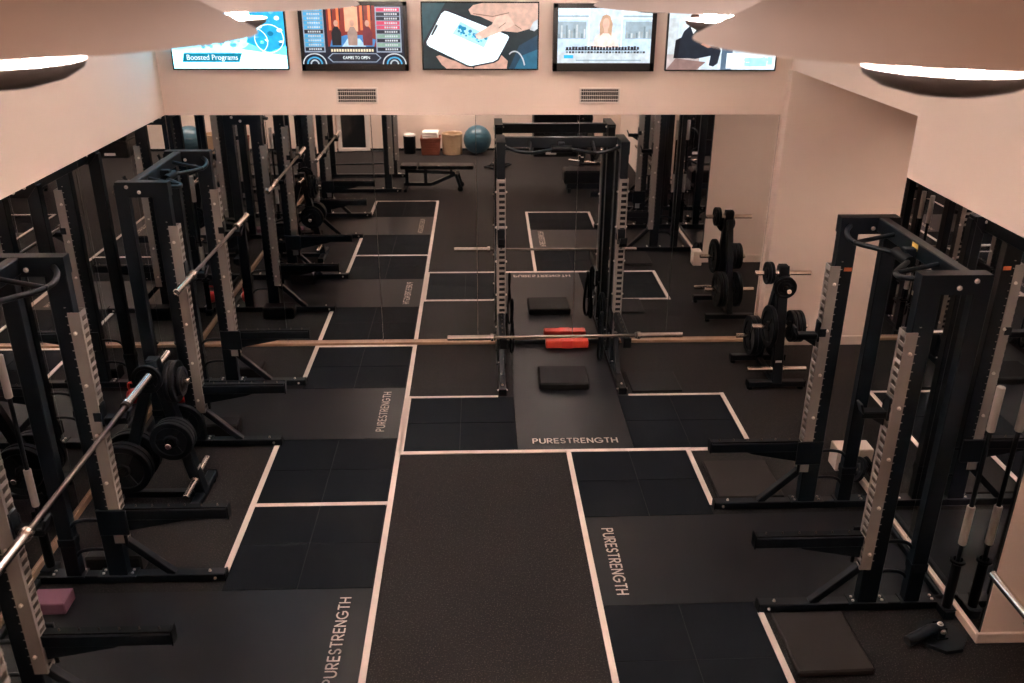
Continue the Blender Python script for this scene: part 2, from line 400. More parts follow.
# ------------------------------------------------------------------ racks
def rack_track():
    mb = MB(); u0, u1 = .618, .690; z0, z1 = .33, 1.96
    pitch = .055; n = int((z1 - z0) / pitch)
    for sv in (-1, 1):
        mb.box((u0, sv * .0405 - .003, z0), (u1 - .002, sv * .0405 + .003, z1), 'silver_steel', .001)
    mb.box((u1 - .005, -.0435, z0), (u1, -.020, z1), 'silver_steel', .001)         # unbroken strip, the slots open at the other edge
    for i in range(n + 1):
        a = z0 + i * pitch; b = a + .024
        if i == n: b = z1
        mb.box((u1 - .0055, -.0210, a), (u1 + .0005, .0435, b), 'silver_steel', .001)
    for i in range(5):
        z = z0 + .12 + i * .345
        mb.bolt((.645, -.0435, z), (0, -1, 0), .009); mb.bolt((.645, .0435, z), (0, 1, 0), .009)
    return mb
def make_rack(uf=0.0, tip=1.29, holder=True, arms=True, H=2.30):
    root = empty('squat_rack', (0, 0, 0))
    f = uf                                                # how far the front posts sit ahead of the usual place
    for s in (-1, 1):
        v = s * .58
        mb = MB()
        mb.box((.05, v - .036, 0), (tip, v + .036, .062), 'black_steel', .005)
        mb.box((tip, v - .038, 0), (tip + .008, v + .038, .066), 'black_plastic', .003)
        mb.bolt((tip - .1, v, .062), (0, 0, 1), .008); mb.bolt((tip - .06, v - .036, .03), (0, -1, 0), .008); mb.bolt((tip - .06, v + .036, .03), (0, 1, 0), .008)
        for u in (.49 + f, .68 + f, .16, .34): mb.bolt((u, v + .018, .062), (0, 0, 1), .0095); mb.bolt((u, v - .018, .062), (0, 0, 1), .0095)
        mb.box((.13, v - .05, .055), (.37, v + .05, .068), 'black_steel', .002)
        mb.box((.46 + f, v - .05, .055), (.71 + f, v + .05, .068), 'black_steel', .002)
        mb.build('base_rail', root)
        mb = MB()
        mb.box((.53 + f, v - .0375, .06), (.655 + f, v + .0375, H), 'black_steel', .005)
        for i in range(30): mb.box((.604 + f, v - .0384, .393 + i * .055), (.616 + f, v - .0370, .398 + i * .055), 'bar_grey', 0); mb.box((.604 + f, v + .0370, .393 + i * .055), (.616 + f, v + .0384, .398 + i * .055), 'bar_grey', 0)
        post = mb.build('upright', root); post['v'] = s
        tr = rack_track(); o = tr.build('hole_track', post, (f, v, 0)); o['label'] = 'silver slotted track on the post'
        for q in (-s,):
            mb = MB(); mb.box((.537 + f, v + q * .0381, 1.922), (.592 + f, v + q * .0392, 1.950), 'orange_sticker', 0)
            o = mb.build('sticker', post); o['label'] = 'small orange sticker'
        mb = MB(); mb.box((.25, v - .036, .06), (.35, v + .036, H - .02), 'black_steel', .005)
        mb.box((.245, v - .04, .30), (.355, v + .04, .36), 'black_steel', .003)
        mb.build('upright', root)
        # head beam with a cut rear corner
        mb = MB()
        T = Matrix(((1, 0, 0, 0), (0, 0, -1, v), (0, 1, 0, 0), (0, 0, 0, 1)))
        mb.prism([(.265, H), (.265, H - .03), (.335, H - .115), (.66 + f, H - .115), (.66 + f, H)], 'black_steel', T, .082)
        for u, q in ((.35, .035), (.44, .075)): mb.bolt((u, v - .041, H - q), (0, -1, 0), .011); mb.bolt((u, v + .041, H - q), (0, 1, 0), .011)
        mb.build('head_beam', root)
        mb = MB(); mb.bar((.955 + f if uf == 0 else .93 + f, v, .05), (.66 + f, v, .34), .05, .05, 'black_steel', .004)
        if tip > .95 + f: mb.build('floor_brace', root)
        if arms:
            w = -s * .006; vi = v - s * .052
            mb = MB(); zt = .575
            mb.box((.69 + f, v - .034, zt - .075), (1.37 + f, v + .034, zt), 'black_steel', .005)
            mb.box((.70 + f, v - .026, zt), (1.365 + f, v + .026, zt + .012), 'black_plastic', .003)
            mb.box((1.37 + f, v - .036, zt - .08), (1.378 + f, v + .036, zt + .02), 'black_plastic', .003)
            T = Matrix(((1, 0, 0, 0), (0, 0, -1, v), (0, 1, 0, 0), (0, 0, 0, 1)))
            mb.prism([(.69 + f, zt - .07), (1.12 + f, zt - .07), (1.05 + f, zt - .10), (.69 + f, zt - .17)], 'black_steel', T, .03)
            mb.box((.54 + f, vi - .010, zt - .17), (.73 + f, vi + .010, zt + .02), 'black_steel', .004)
            mb.box((.54 + f, min(vi, v) , zt - .16), (.56 + f, max(vi, v) + .0, zt + .02), 'black_steel', .003)
            mb.tube([(.70 + f, vi, zt - .17), (.70 + f, vi, zt - .25)], .012, 'black_plastic', 10)
            for k in range(6): mb.bolt((.78 + f + k * .105, v, zt + .012), (0, 0, 1), .0042, 'dark_chrome')
            mb.build('spotter_arm', root)
        mb = MB(); vo = v - s * .02
        mb.tube([(.53 + f, vo, .50), (.44 + f, vo, .50), (.36, vo, .47), (.30, vo, .36)], .012, 'black_steel', 10, 5)
        mb.tube([(.53 + f, vo, .27), (.44 + f, vo, .27), (.36, vo, .24), (.30, vo, .13)], .012, 'black_steel', 10, 5)
        mb.build('curved_tube', root)
        hk = MB()
        hk.box((.685, -.036, -.075), (.700, .036, .075), 'black_steel', .003)
        hk.box((.700, -.034, -.06), (.845, .034, -.016), 'black_plastic', .006)
        hk.prism([(.70, -.055), (.80, -.055), (.70, -.12)], 'black_steel', Matrix(((1, 0, 0, 0), (0, 0, -1, 0), (0, 1, 0, 0), (0, 0, 0, 1))), .02)
        hk.bar((.838, 0, -.03), (.862, 0, .035), .068, .014, 'black_steel', .003)
        hk.box((.65, -s * .047 - .003, -.03), (.70, -s * .047 + .003, .03), 'black_steel', .002)
        hk.build('bar_hook', root, (f, v, 1.45))
    mb = MB(); mb.box((.345, -.545, H - .10), (.41, .545, H - .002), 'black_steel', .005)
    cb = mb.build('crossbar', root)
    mb = MB(); mb.box((.41, -.04, H - .055), (.4115, .035, H - .012), 'yellow_sticker', 0); o = mb.build('sticker', cb); o['label'] = 'yellow maker sticker'
    mb = MB(); mb.box((.046, -.545, .0), (.076, .545, .05), 'black_steel', .004); mb.build('crossbar', root)
    mb = MB(); zz = H - .10
    half = [(.60, .535, zz + .045), (.645, .47, zz + .03), (.665, .38, zz + .01), (.645, .29, zz), (.58, .20, zz), (.51, .12, zz), (.475, .06, zz)]
    mb.tube([(a, -b, c) for a, b, c in half] + [(a, b, c) for a, b, c in half[::-1]], .0165, 'black_steel', 12, 4)
    for v in (-.3, .3): mb.tube([(.40, v, zz + .055), (.52, v, zz + .03), (.665, v, zz)], .015, 'black_steel', 10, 4)
    mb.box((.40, -.03, zz - .02), (.48, .03, zz + .06), 'black_steel', .004)
    mb.cyl((.475, -.10, zz), (.475, .10, zz), .036, 'black_plastic')
    mb.build('pull_up_bar', root)
    if holder:
        mb = MB(); mb.lathe([(.03, 0), (.03, .34), (.048, .355), (.048, .37), (.031, .372), (.031, .03), (1e-4, .03)], 'black_plastic', TR(.095, .665, .062), 20)
        mb.box((.05, .60, .06), (.14, .71, .068), 'black_steel', .002)
        mb.box((.06, .56, .0), (.13, .72, .062), 'black_steel', .003)
        mb.build('bar_tube', root)
    return root
proto = make_rack()
RK = 'squat racks along the mirrored walls'
def place(rk, loc, rz, label, hz=1.45):
    rk.location = (loc[0], loc[1], ZT + .0005); rk.rotation_euler = (0, 0, rz); tag(rk, label, 'rack', RK)
    for k in kids(rk):
        if k.name.startswith('bar_hook'): k.location.z = hz
    return rk
YA, YBk, YR, XC = 7.35, 4.38, 5.12, .785
place(proto, (XL + .03, YA, 0), 0, 'black squat rack on the left with a chrome barbell high on its hooks', 1.585)
place(copy_tree(proto), (XL + .015, YBk, 0), 0, 'black squat rack nearest the camera on the left, behind the purple block', 1.27)
place(copy_tree(proto), (XR + .01, YR, 0), PI, 'black squat rack on the right wall, no barbell on it', 1.47)
place(copy_tree(proto), (XC, YB, 0), -PI / 2, 'black squat rack in the centre of the back mirror, barbell low on its arms', 1.40)
place(copy_tree(proto), (3.64, 2.9, 0), PI, 'black squat rack in the near right recess, seen mostly in the mirror', .728)
for k in bpy.data.objects:                               # the centre rack carries its arms a hole higher
    if k.parent and k.parent.get('label', '').endswith('barbell low on its arms') and k.name.startswith('spotter_arm'): k.location.z = .032
for k in [k for k in bpy.data.objects if k.parent and k.parent.get('label', '').endswith('seen mostly in the mirror') and k.name.startswith('spotter_arm')]: bpy.data.objects.remove(k)
for k in list(bpy.data.objects):                         # orange sticker: only on one post of the right rack
    if k.name.startswith('sticker') and k.parent and k.parent.name.startswith('upright') and not (k.parent.parent.get('label', '').endswith('no barbell on it') and k.parent['v'] < 0): bpy.data.objects.remove(k)
for k in list(bpy.data.objects):                         # the yellow sticker is only on the right rack
    if k.name.startswith('sticker') and k.parent and k.parent.name.startswith('crossbar') and not k.parent.parent.get('label', '').endswith('no barbell on it'): bpy.data.objects.remove(k)
lc = make_rack(uf=.85, tip=1.66, holder=True, arms=False)
place(lc, (XL, 1.6, 0), 0, 'deep black rack behind the camera on the left, seen in the back mirror', 1.5)

# ------------------------------------------------------------------ bars
def barbell(length=2.2, sl=.415, rs=.025):
    root = empty('barbell', (0, 0, 0)); h = length / 2
    mb = MB(); mb.cyl((-(h - sl), 0, 0), (h - sl, 0, 0), .0145, 'dark_chrome'); mb.build('shaft', root)
    for s in (-1, 1):
        mb = MB(); T = TR(s * (h - sl), 0, 0) @ RY(s * PI / 2)
        mb.lathe([(.012, -.012), (.036, -.012), (.036, .014), (rs, .014), (rs, sl - .004), (rs - .004, sl), (.016, sl), (.015, sl - .006), (1e-4, sl - .006)], 'chrome', T, 24)
        o = mb.build('sleeve', root)
        mb = MB(); mb.lathe([(.030, -.032), (.030, -.014), (.015, -.014)], 'dark_chrome', T, 20); mb.lathe([(.015, -.032), (.030, -.032)], 'dark_chrome', T, 20); mb.build('collar', o)
    return root
BG = 'olympic barbells on the racks'
b0 = barbell()
def put_bar(b, loc, rot, label): b.location = loc; b.rotation_euler = rot; tag(b, label, 'barbell', BG); return b
put_bar(b0, (XL + .80, 7.36, 1.582), (0, R(.6), PI / 2), 'chrome barbell on the high hooks of the left rack near the back corner')
put_bar(copy_tree(b0), (XL + .802, 4.40, 1.271), (0, 0, PI / 2), 'barbell with chrome sleeve ends on the nearest left rack, over the plate tree')
put_bar(copy_tree(b0), (.79, 7.585, .640), (0, 0, R(.8)), 'long barbell lying across the safety arms of the centre rack')
put_bar(copy_tree(b0), (2.85, 2.84, .73), (0, 0, PI / 2), 'barbell whose sleeve pokes out by the lower right white wall corner')
def short_bar():
    root = empty('short_barbell', (0, 0, 0)); L = 1.55
    mb = MB(); mb.cyl((0, 0, .0), (0, 0, L - .20), .0145, 'plate_rubber'); mb.build('shaft', root)
    for (a, b) in ((.46, .74), (L - .29, L)):
        mb = MB(); mb.lathe([(1e-4, a), (.021, a), (.024, a + .004), (.024, b - .004), (.021, b), (1e-4, b)], 'bar_grey', None, 20); mb.build('sleeve', root)
    return root
s0 = short_bar(); first = True
sl_ = ['short barbell standing in the floor tube of the left rack near the back corner', 'short barbell standing in the floor tube of the nearest left rack',
       'short barbell standing upright by the right mirror and white wall corner', 'short barbell standing beside the right post of the centre rack',
       'short barbell standing in the floor tube of the rack in the near right recess', 'short barbell standing in the tube of the deep rack behind the camera']
def loc_of(loc, rz, u, v): c, s = math.cos(rz), math.sin(rz); return (loc[0] + u * c - v * s, loc[1] + u * s + v * c)
for i, (loc, rz) in enumerate([((XL + .03, YA), 0), ((XL + .015, YBk), 0), ((XR + .01, YR), PI), ((XC, YB), -PI / 2), ((3.64, 2.9), PI), ((XL, 1.6), 0)]):
    o = s0 if i == 0 else copy_tree(s0)
    x, y = loc_of(loc, rz, .095, .665); o.location = (x, y, .094); o.rotation_euler = (0, 0, rz); tag(o, sl_[i], 'barbell', 'short barbells standing in rack tubes')

# ------------------------------------------------------------------ bands hanging on the centre rack
def band(x, y, zc, rx, rz_, rot, label, r=.012):
    mb = MB(); n = 32
    mb.tube([(rx * math.cos(2 * PI * i / n), .012 * math.sin(4 * PI * i / n), rz_ * math.sin(2 * PI * i / n)) for i in range(n)], r, 'plate_rubber', 8, closed=True)
    o = mb.build('resistance_band', None, (x, y, zc)); o.rotation_euler.z = rot
    return tag(o, label, 'resistance band', 'black bands hanging on the centre rack')
band(.325, 8.52, .36, .05, .30, R(80), 'black band hanging inside the left post of the centre rack')
band(1.245, 8.50, .42, .055, .30, R(100), 'thick black band hanging inside the right post of the centre rack', .018)
band(1.225, 8.30, .33, .05, .26, R(70), 'shorter black band hanging nearest the camera on the right post', .016)

# ------------------------------------------------------------------ plate trees and plates
def make_tree():
    """local f = +x is the side the pegs face, s = y sideways; feet run along y"""
    root = empty('plate_tree', (0, 0, 0))
    for f, L in ((.30, .56), (-.32, .56)):
        mb = MB(); mb.box((f - .035, -L / 2, .03), (f + .035, L / 2, .09), 'black_steel', .006)
        for s in (-1, 1):
            mb.cyl((f, s * (L / 2 - .03), 0), (f, s * (L / 2 - .03), .035), .03, 'black_plastic')
            mb.box((f - .038, s * (L / 2) - .006, .026), (f + .038, s * (L / 2) + .006, .094), 'black_plastic', .003)
        mb.build('foot', root)
    mb = MB(); mb.bar((-.30, 0, .06), (.30, 0, .06), .06, .05, 'black_steel'); mb.build('base_rail', root)
    mb = MB(); mb.bar((.30, 0, .06), (.09, 0, 1.20), .10, .08, 'black_steel', .006, up=(1, 0, 0))
    mb.box((.05, -.04, 1.196), (.125, .04, 1.206), 'black_plastic', .002)
    mb.box((.302, -.03, .28), (.306, .03, .30), 'white_plastic', 0)
    mb.build('column', root)
    mb = MB(); mb.bar((-.31, 0, .06), (.06, 0, 1.10), .07, .08, 'black_steel', .005, up=(1, 0, 0)); mb.build('leaning_post', root)
    def peg(p, d, L=.22):
        p = Vector(p); d = Vector(d); mb = MB()
        T = TR(*p) @ d.to_track_quat('Z', 'Y').to_matrix().to_4x4()
        mb.lathe([(.035, 0), (.035, .012), (.024, .012), (.024, L - .005), (.020, L), (1e-4, L)], 'chrome', T, 20)
        mb.build('plate_peg', root)
    for s in (-1, 1):
        peg((.105, s * .05, 1.13), (0, s, 0)); peg((.20, s * .05, .62), (0, s, 0)); peg((.275, s * .05, .20), (0, s, 0), .24)
        peg((-.21, s * .035, .35), (0, s, 0), .25)
    peg((.155, 0, 1.02), (1, 0, 0), .18)
    return root
def plate_mesh(rad, th):
    mb = MB(); h = th / 2
    p = [(.0255, -h), (.045, -h), (.05, -h + .004), (.055, -h * .45), (rad * .72, -h * .45), (rad * .76, -h + .002), (rad * .97, -h), (rad, -h + .005),
         (rad, h - .005), (rad * .97, h), (rad * .76, h - .002), (rad * .72, h * .45), (.055, h * .45), (.05, h - .004), (.045, h), (.0255, h), (.0255, -h)]
    mb.lathe(p, 'plate_rubber', None, 40)
    for k in range(3):                                   # raised spokes on the web
        a = 2 * PI * k / 3
        for s in (-1, 1): mb.bar((.05 * math.cos(a), .05 * math.sin(a), s * h * .5), (rad * .74 * math.cos(a), rad * .74 * math.sin(a), s * h * .5), .035, h * .5, 'plate_rubber', .003)
    return mb.mesh('weight_plate')
def ring_mesh():
    mb = MB(); mb.lathe([(.0255, -.006), (.042, -.006), (.042, .006), (.0255, .006), (.0255, -.006)], 'bolt_steel', None, 20); return mb.mesh('hub_ring')
PM = {'big': plate_mesh(.205, .045), 'mid': plate_mesh(.155, .035), 'small': plate_mesh(.108, .028)}
def plate(kind, p, d, label, group):
    o = bpy.data.objects.new('weight_plate', PM[kind]); COL.objects.link(o)
    o.location = p; o.rotation_mode = 'QUATERNION'; o.rotation_quaternion = Vector(d).to_track_quat('Z', 'Y')
    return tag(o, label, 'weight plate', group)
def dress(tree_loc, rz, where, spec, group):
    x0, y0 = tree_loc
    for (f, s, z, axis, kind, lab) in spec:
        x, y = loc_of((x0, y0), rz, f, s)
        c, sn = math.cos(rz), math.sin(rz)
        d = (c, sn, 0) if axis == 'f' else (-sn, c, 0)
        plate(kind, (x, y, z - .0), d, lab + ' ' + where, group)
t0 = make_tree()
LT = (-2.47, 5.94); RT = (2.885, 8.03)
t0.location = (*LT, 0); tag(t0, 'black plate tree on the left, standing between the two squat racks', 'plate tree', 'weight plate trees')
t1 = copy_tree(t0); t1.location = (*RT, 0); t1.rotation_euler = (0, 0, -PI / 2); tag(t1, 'black plate tree on the right by the white alcove wall', 'plate tree', 'weight plate trees')
t2 = copy_tree(t0); t2.location = (2.15, .35, 0); t2.rotation_euler = (0, 0, PI / 2 + .5); tag(t2, 'black plate tree behind the camera, seen at the top of the back mirror', 'plate tree', 'weight plate trees')
spec = [(0.2, 0, 1.02, 'f', 'mid', 'innermost plate on the aisle peg'), (0.24, 0, 1.02, 'f', 'mid', 'second plate on the aisle peg'), (0.277, 0, 1.02, 'f', 'small', 'small outer plate on the aisle peg'),
        (.20, -.10, 0.62, 's', 'mid', 'inner plate on the near middle peg'), (.20, -.14, 0.62, 's', 'mid', 'second plate on the near middle peg'), (.20, -.18, 0.62, 's', 'mid', 'outermost plate on the near middle peg'),
        (-.21, -.075, 0.35, 's', 'big', 'big inner plate on the near low peg'), (-.21, -.125, 0.35, 's', 'big', 'big outer plate on the near low peg'),
        (-.21, .08, 0.35, 's', 'big', 'big inner plate on the far low peg'), (-.21, .13, 0.35, 's', 'big', 'big outer plate on the far low peg'),
        (.20, .10, 0.62, 's', 'mid', 'plate on the far middle peg'), (.105, -.19, 1.13, 's', 'small', 'small plate on the near top peg')]
dress(LT, 0, 'of the left plate tree', spec, 'black plates on the left tree')
spec = [(0.19, 0, 1.02, 'f', 'small', 'small plate facing the camera'), (0.22, 0, 1.02, 'f', 'small', 'small outer plate facing the camera'),
        (.105, -.12, 1.13, 's', 'small', 'inner small plate at top left'), (.105, -.152, 1.13, 's', 'small', 'outer small plate at top left'),
        (.20, -.10, 0.62, 's', 'big', 'large plate on the left middle peg'),
        (.20, .11, 0.62, 's', 'mid', 'inner plate on the right middle peg'), (.20, .15, 0.62, 's', 'mid', 'middle plate on the right middle peg'), (.20, .19, 0.62, 's', 'mid', 'outer plate on the right middle peg'),
        (-.21, -.085, 0.35, 's', 'big', 'large inner plate at low left'), (-.21, -.135, 0.35, 's', 'big', 'large outer plate at low left'), (-.21, .085, 0.35, 's', 'big', 'large plate at low right')]
dress(RT, -PI / 2, 'of the right plate tree', spec, 'black plates on the right tree')
spec = [(.20, -.10, 0.62, 's', 'big', 'large inner plate'), (.20, .11, 0.62, 's', 'big', 'large outer plate'), (-.21, -.085, 0.35, 's', 'big', 'large low plate'), (0.2, 0, 1.02, 'f', 'mid', 'medium top plate')]
dress((2.15, .35), PI / 2 + .5, 'of the tree behind the camera, seen in the mirror', spec, 'black plates on the tree behind the camera')

# ------------------------------------------------------------------ floor pads and small gear
def pad(x0, y0, x1, y1, h, label, rz=0, mn='foam_black'):
    cx, cy = (x0 + x1) / 2, (y0 + y1) / 2
    mb = MB(); mb.box((-(x1 - x0) / 2, -(y1 - y0) / 2, 0), ((x1 - x0) / 2, (y1 - y0) / 2, h), mn, .014)
    o = mb.build('foam_pad', None, (cx, cy, ZT)); o.rotation_euler.z = rz
    return tag(o, label, 'pad', 'black foam floor pads')
pad(.57, 7.73, 1.06, 8.14, .075, 'black foam pad on the smooth mat inside the centre rack', R(-1))
pad(1.46, 7.66, 1.95, 8.1, .02, 'thin dark pad on the floor right of the centre rack', R(1))
pad(1.84, 3.94, 2.30, 4.46, .045, 'brown tinted pad at the bottom right, beside the platform corner', R(1), 'foam_brown')
pad(1.84, 5.80, 2.36, 6.34, .03, 'brownish dark pad beyond the far rail of the right rack', 0, 'foam_brown')
pad(-2.70, 5.02, -2.32, 5.16, .14, 'black block pad behind the far rail of the nearest left rack')
pad(-2.52, 8.02, -2.16, 8.2, .14, 'black block pad behind the far rail of the left rack by the corner')
pad(-2.42, 6.86, -2.12, 7.02, .14, 'black block pad inside the near rail of the left rack by the corner')

rb = empty('foam_block', (.93, 8.782, ZT), 0, 'red foam block on the mat against the back mirror', 'foam block')
mb = MB(); mb.box((-.23, -.055, 0), (.23, .055, .085), 'red_foam', .01); mb.build('body', rb)
mb = MB(); mb.box((-.06, -.057, .0), (.06, .057, .0865), 'red_paint', .002); o = mb.build('band', rb); o['label'] = 'darker red middle band'
yb = MB(); yb.box((-.115, -.08, 0), (.115, .08, .085), 'purple_foam', .006)
o = yb.build('yoga_block', None, (-2.79, 4.70, ZT)); o.rotation_euler.z = R(1); tag(o, 'purple foam yoga block on the floor by the left mirror', 'yoga block')
kb = empty('kettlebell', (-2.83, 7.60, ZT), R(20), 'red kettlebell on the floor by the left mirror, inside the rack', 'kettlebell')
mb = MB(); mb.lathe([(1e-4, 0), (.06, 0), (.085, .03), (.1, .075), (.1, .11), (.085, .15), (.06, .172), (1e-4, .18)], 'red_paint', None, 28, True); mb.build('bell', kb)
mb = MB(); mb.tube([(-.055, 0, .15), (-.07, 0, .2), (-.06, 0, .255), (0, 0, .275), (.06, 0, .255), (.07, 0, .2), (.055, 0, .15)], .016, 'red_paint', 12, 5); mb.build('handle', kb)
kb.scale = (.72, .72, .72)
mb = MB(); mb.lathe([(1e-4, .004), (.045, .004), (.045, 0)], 'white_plastic', TR(-.099, 0, .09) @ RY(-PI / 2), 24); o = mb.build('badge', kb); o['label'] = 'white round badge'

lm = empty('landmine_base', (2.85, 4.25, 0), R(8), 'black landmine bar holder on an eight sided plate by the right corner', 'landmine')
mb = MB(); mb.prism([(.15 * math.cos(R(22.5 + 45 * k)), .15 * math.sin(R(22.5 + 45 * k))) for k in range(8)], 'plate_rubber', TR(0, 0, .012), .024); mb.build('base_plate', lm)
mb = MB(); mb.box((-.06, -.045, .024), (.02, .045, .036), 'black_steel', .002); mb.box((-.05, -.04, .03), (.0, -.03, .11), 'black_steel', .002); mb.box((-.05, .03, .03), (.0, .04, .11), 'black_steel', .002)
mb.bolt((-.025, -.04, .085), (0, -1, 0), .014); mb.bolt((-.025, .0, .11), (0, 0, 1), .014); mb.build('pivot', lm)
mb = MB(); mb.tube([(0, 0, .085), (-.08, 0, .08), (-.26, -.04, .045)], [.026, .034, .034], 'black_steel', 18); mb.tube([(-.262, -.0405, .0447), (-.258, -.0397, .0453)], .028, 'hole_black', 18); mb.build('bar_sleeve', lm)
pl = plate('small', (3.005, 6.02, .125), (-.93, 0, .37), 'small black plate leaning on the mirror by the white block, behind the right rack', None)

# ------------------------------------------------------------------ gear behind the camera, seen in the back mirror
mb = MB(); mb.ball((0, 0, .295), .295, 'teal_rubber', 40, 24)
for k in range(7):
    z = .295 + .245 * (k - 3) / 3.2; r = math.sqrt(.295 ** 2 - (z - .295) ** 2) + .001
    mb.tube([(r * math.cos(2 * PI * i / 40), r * math.sin(2 * PI * i / 40), z) for i in range(40)], .004, 'teal_rubber', 6, closed=True)
o = mb.build('exercise_ball', None, (-.03, -1.19, 0)); tag(o, 'teal exercise ball on the floor against the far white wall', 'exercise ball')
def basket(x, y, r0, r1, h, mn, label, square=False):
    root = empty('basket', (x, y, 0), 0, label, 'basket')
    seg = 4 if square else 28; T = RZ(PI / 4) if square else Matrix()
    mb = MB(); k = math.sqrt(2) if square else 1
    for i in range(7):
        a = r0 + (r1 - r0) * i / 7; b = r0 + (r1 - r0) * (i + 1) / 7; z0 = h * i / 7; z1 = h * (i + 1) / 7
        mb.lathe([(a * k, z0), ((a + .006) * k, (z0 + z1) / 2), (b * k, z1)], mn, T, seg, not square)
    mb.lathe([(r1 * k, h), ((r1 - .015) * k, h), ((r0 - .015) * k, .02), (1e-4, .02)], mn, T, seg); mb.lathe([(1e-4, 0), (r0 * k, 0)], mn, T, seg)
    mb.build('body', root)
    mb = MB(); pts = [T @ Vector((r1 * k * math.cos(2 * PI * i / seg), r1 * k * math.sin(2 * PI * i / seg), h)) for i in range(seg)]
    mb.tube(pts, .013, mn, 8, closed=True); mb.build('rim', root)
    return root
basket(-1.02, -1.18, .18, .21, .36, 'rust_wicker', 'rust coloured square basket with white towels in it', True)
basket(-.565, -1.18, .205, .215, .42, 'pale_wicker', 'pale round wicker basket next to the teal ball')
for k in range(3):
    mb = MB(); mb.box((-.17, -.15, 0), (.17, .15, .055), 'towel_white', .022)
    o = mb.build('towel', None, (-1.02, -1.18, .31 + .056 * k)); o.rotation_euler.z = R(4 * k - 3)
    tag(o, ['lowest white folded towel in the rust basket', 'middle white folded towel in the rust basket', 'top white folded towel in the rust basket'][k], 'towel', 'folded towels in the basket')
for x, lab in ((-1.47, 'black cylindrical bin beside the rust basket'), (-1.86, 'black cylindrical bin partly behind the rack post')):
    root = empty('waste_bin', (x, -1.22, 0), 0, lab, 'bin', 'black bins by the far wall')
    mb = MB(); mb.lathe([(1e-4, 0), (.125, 0), (.125, .03), (.13, .03), (.13, .38), (.122, .385), (.118, .05), (1e-4, .05)], 'black_plastic', None, 28); mb.build('body', root)
    mb = MB(); mb.lathe([(.132, .37), (.132, .40), (.10, .415), (1e-4, .42)], 'white_plastic' if x > -1.6 else 'black_plastic', None, 28); mb.build('lid', root)
# flat bench
bn = empty('weight_bench', (-.80, 1.95, 0), R(2), 'black flat weight bench on wheels, seen in the back mirror', 'bench')
mb = MB(); mb.box((-.60, -.14, .38), (-.30, .14, .45), 'vinyl_black', .02); mb.build('seat_pad', bn)
mb = MB(); mb.box((-.285, -.14, .38), (.70, .14, .45), 'vinyl_black', .02); mb.build('back_pad', bn)
mb = MB(); mb.bar((-.56, 0, .09), (-.05, 0, .09), .06, .06, 'black_steel'); mb.bar((-.05, 0, .09), (.42, 0, .30), .06, .06, 'black_steel'); mb.bar((-.5, 0, .33), (.36, 0, .30), .06, .06, 'black_steel')
mb.bar((-.16, 0, .09), (-.16, 0, .36), .06, .06, 'black_steel'); mb.bar((-.5, 0, .06), (-.5, 0, .38), .06, .06, 'black_steel'); mb.bar((.3, 0, .3), (.3, 0, .39), .05, .05, 'black_steel')
mb.build('frame', bn)
mb = MB(); mb.box((-.54, -.26, .0), (-.48, .26, .05), 'black_steel'); mb.build('foot', bn)
mb = MB(); mb.bar((.40, -.2, .29), (.40, .2, .29), .05, .05, 'black_steel'); mb.bar((.40, -.19, .29), (.47, -.19, .06), .04, .05, 'black_steel'); mb.bar((.40, .19, .29), (.47, .19, .06), .04, .05, 'black_steel'); mb.build('wheel_frame', bn)
for s in (-1, 1):
    mb = MB(); mb.lathe([(1e-4, -.018), (.045, -.018), (.05, -.012), (.05, .012), (.045, .018), (1e-4, .018)], 'black_plastic', TR(.47, s * .19, .05) @ RX(PI / 2), 20); mb.build('wheel', bn)
mb = MB(); c = Vector((.33, .25, .03))
mb.tube([c + Vector((.22 * math.cos(2 * PI * i / 36), .13 * math.sin(2 * PI * i / 36), .012 * math.sin(6 * PI * i / 36))) for i in range(36)], .02, 'black_plastic', 8, closed=True)
mb.tube([c + Vector((.1 + .2 * math.cos(2 * PI * i / 36), .03 + .11 * math.sin(2 * PI * i / 36), .045 + .01 * math.cos(4 * PI * i / 36))) for i in range(36)], .02, 'black_plastic', 8, closed=True)
tag(mb.build('exercise_rope'), 'black rope coil on the floor beyond the flat bench, seen in the mirror', 'rope')
# padded machine
gm = empty('padded_bench', (1.92, 2.12, 0), 0, 'wide black padded bench with a grip arm, seen in the back mirror', 'bench')
mb = MB(); mb.box((-.42, -.2, .16), (.42, .2, .40), 'vinyl_black', .03); mb.build('seat_pad', gm)
mb = MB(); mb.box((-.36, -.15, .06), (.36, .15, .17), 'black_steel', .01)
for sx in (-1, 1):
    for sy in (-1, 1): mb.box((sx * .32 - .03, sy * .14 - .03, 0), (sx * .32 + .03, sy * .14 + .03, .08), 'black_steel', .004)
mb.build('frame', gm)
mb = MB(); mb.tube([(.5, .0, .2), (.46, -.05, .52), (.25, -.1, .46), (-.1, -.12, .45)], .022, 'black_steel', 12, 5); mb.tube([(-.1, -.12, .45), (-.12, -.12, .6)], .018, 'black_steel', 12); mb.ball((-.12, -.12, .6), .02, 'chrome', 12, 8); mb.build('grip_arm', gm)
pb = empty('plyo_box', (1.60, -1.10, 0), 0, 'tall black padded jump box by the far wall, seen in the mirror', 'jump box')
mb = MB(); mb.box((-.46, -.3, .0), (.46, .3, .34), 'vinyl_black', .02); mb.build('base_block', pb)
mb = MB(); mb.box((-.46, -.3, .345), (.46, .3, .95), 'vinyl_black', .025); mb.build('upper_block', pb)
mb = MB(); mb.box((-.2, .3, .05), (.02, .304, .1), 'white_plastic', .001); o = mb.build('tag', pb); o['label'] = 'white tag'

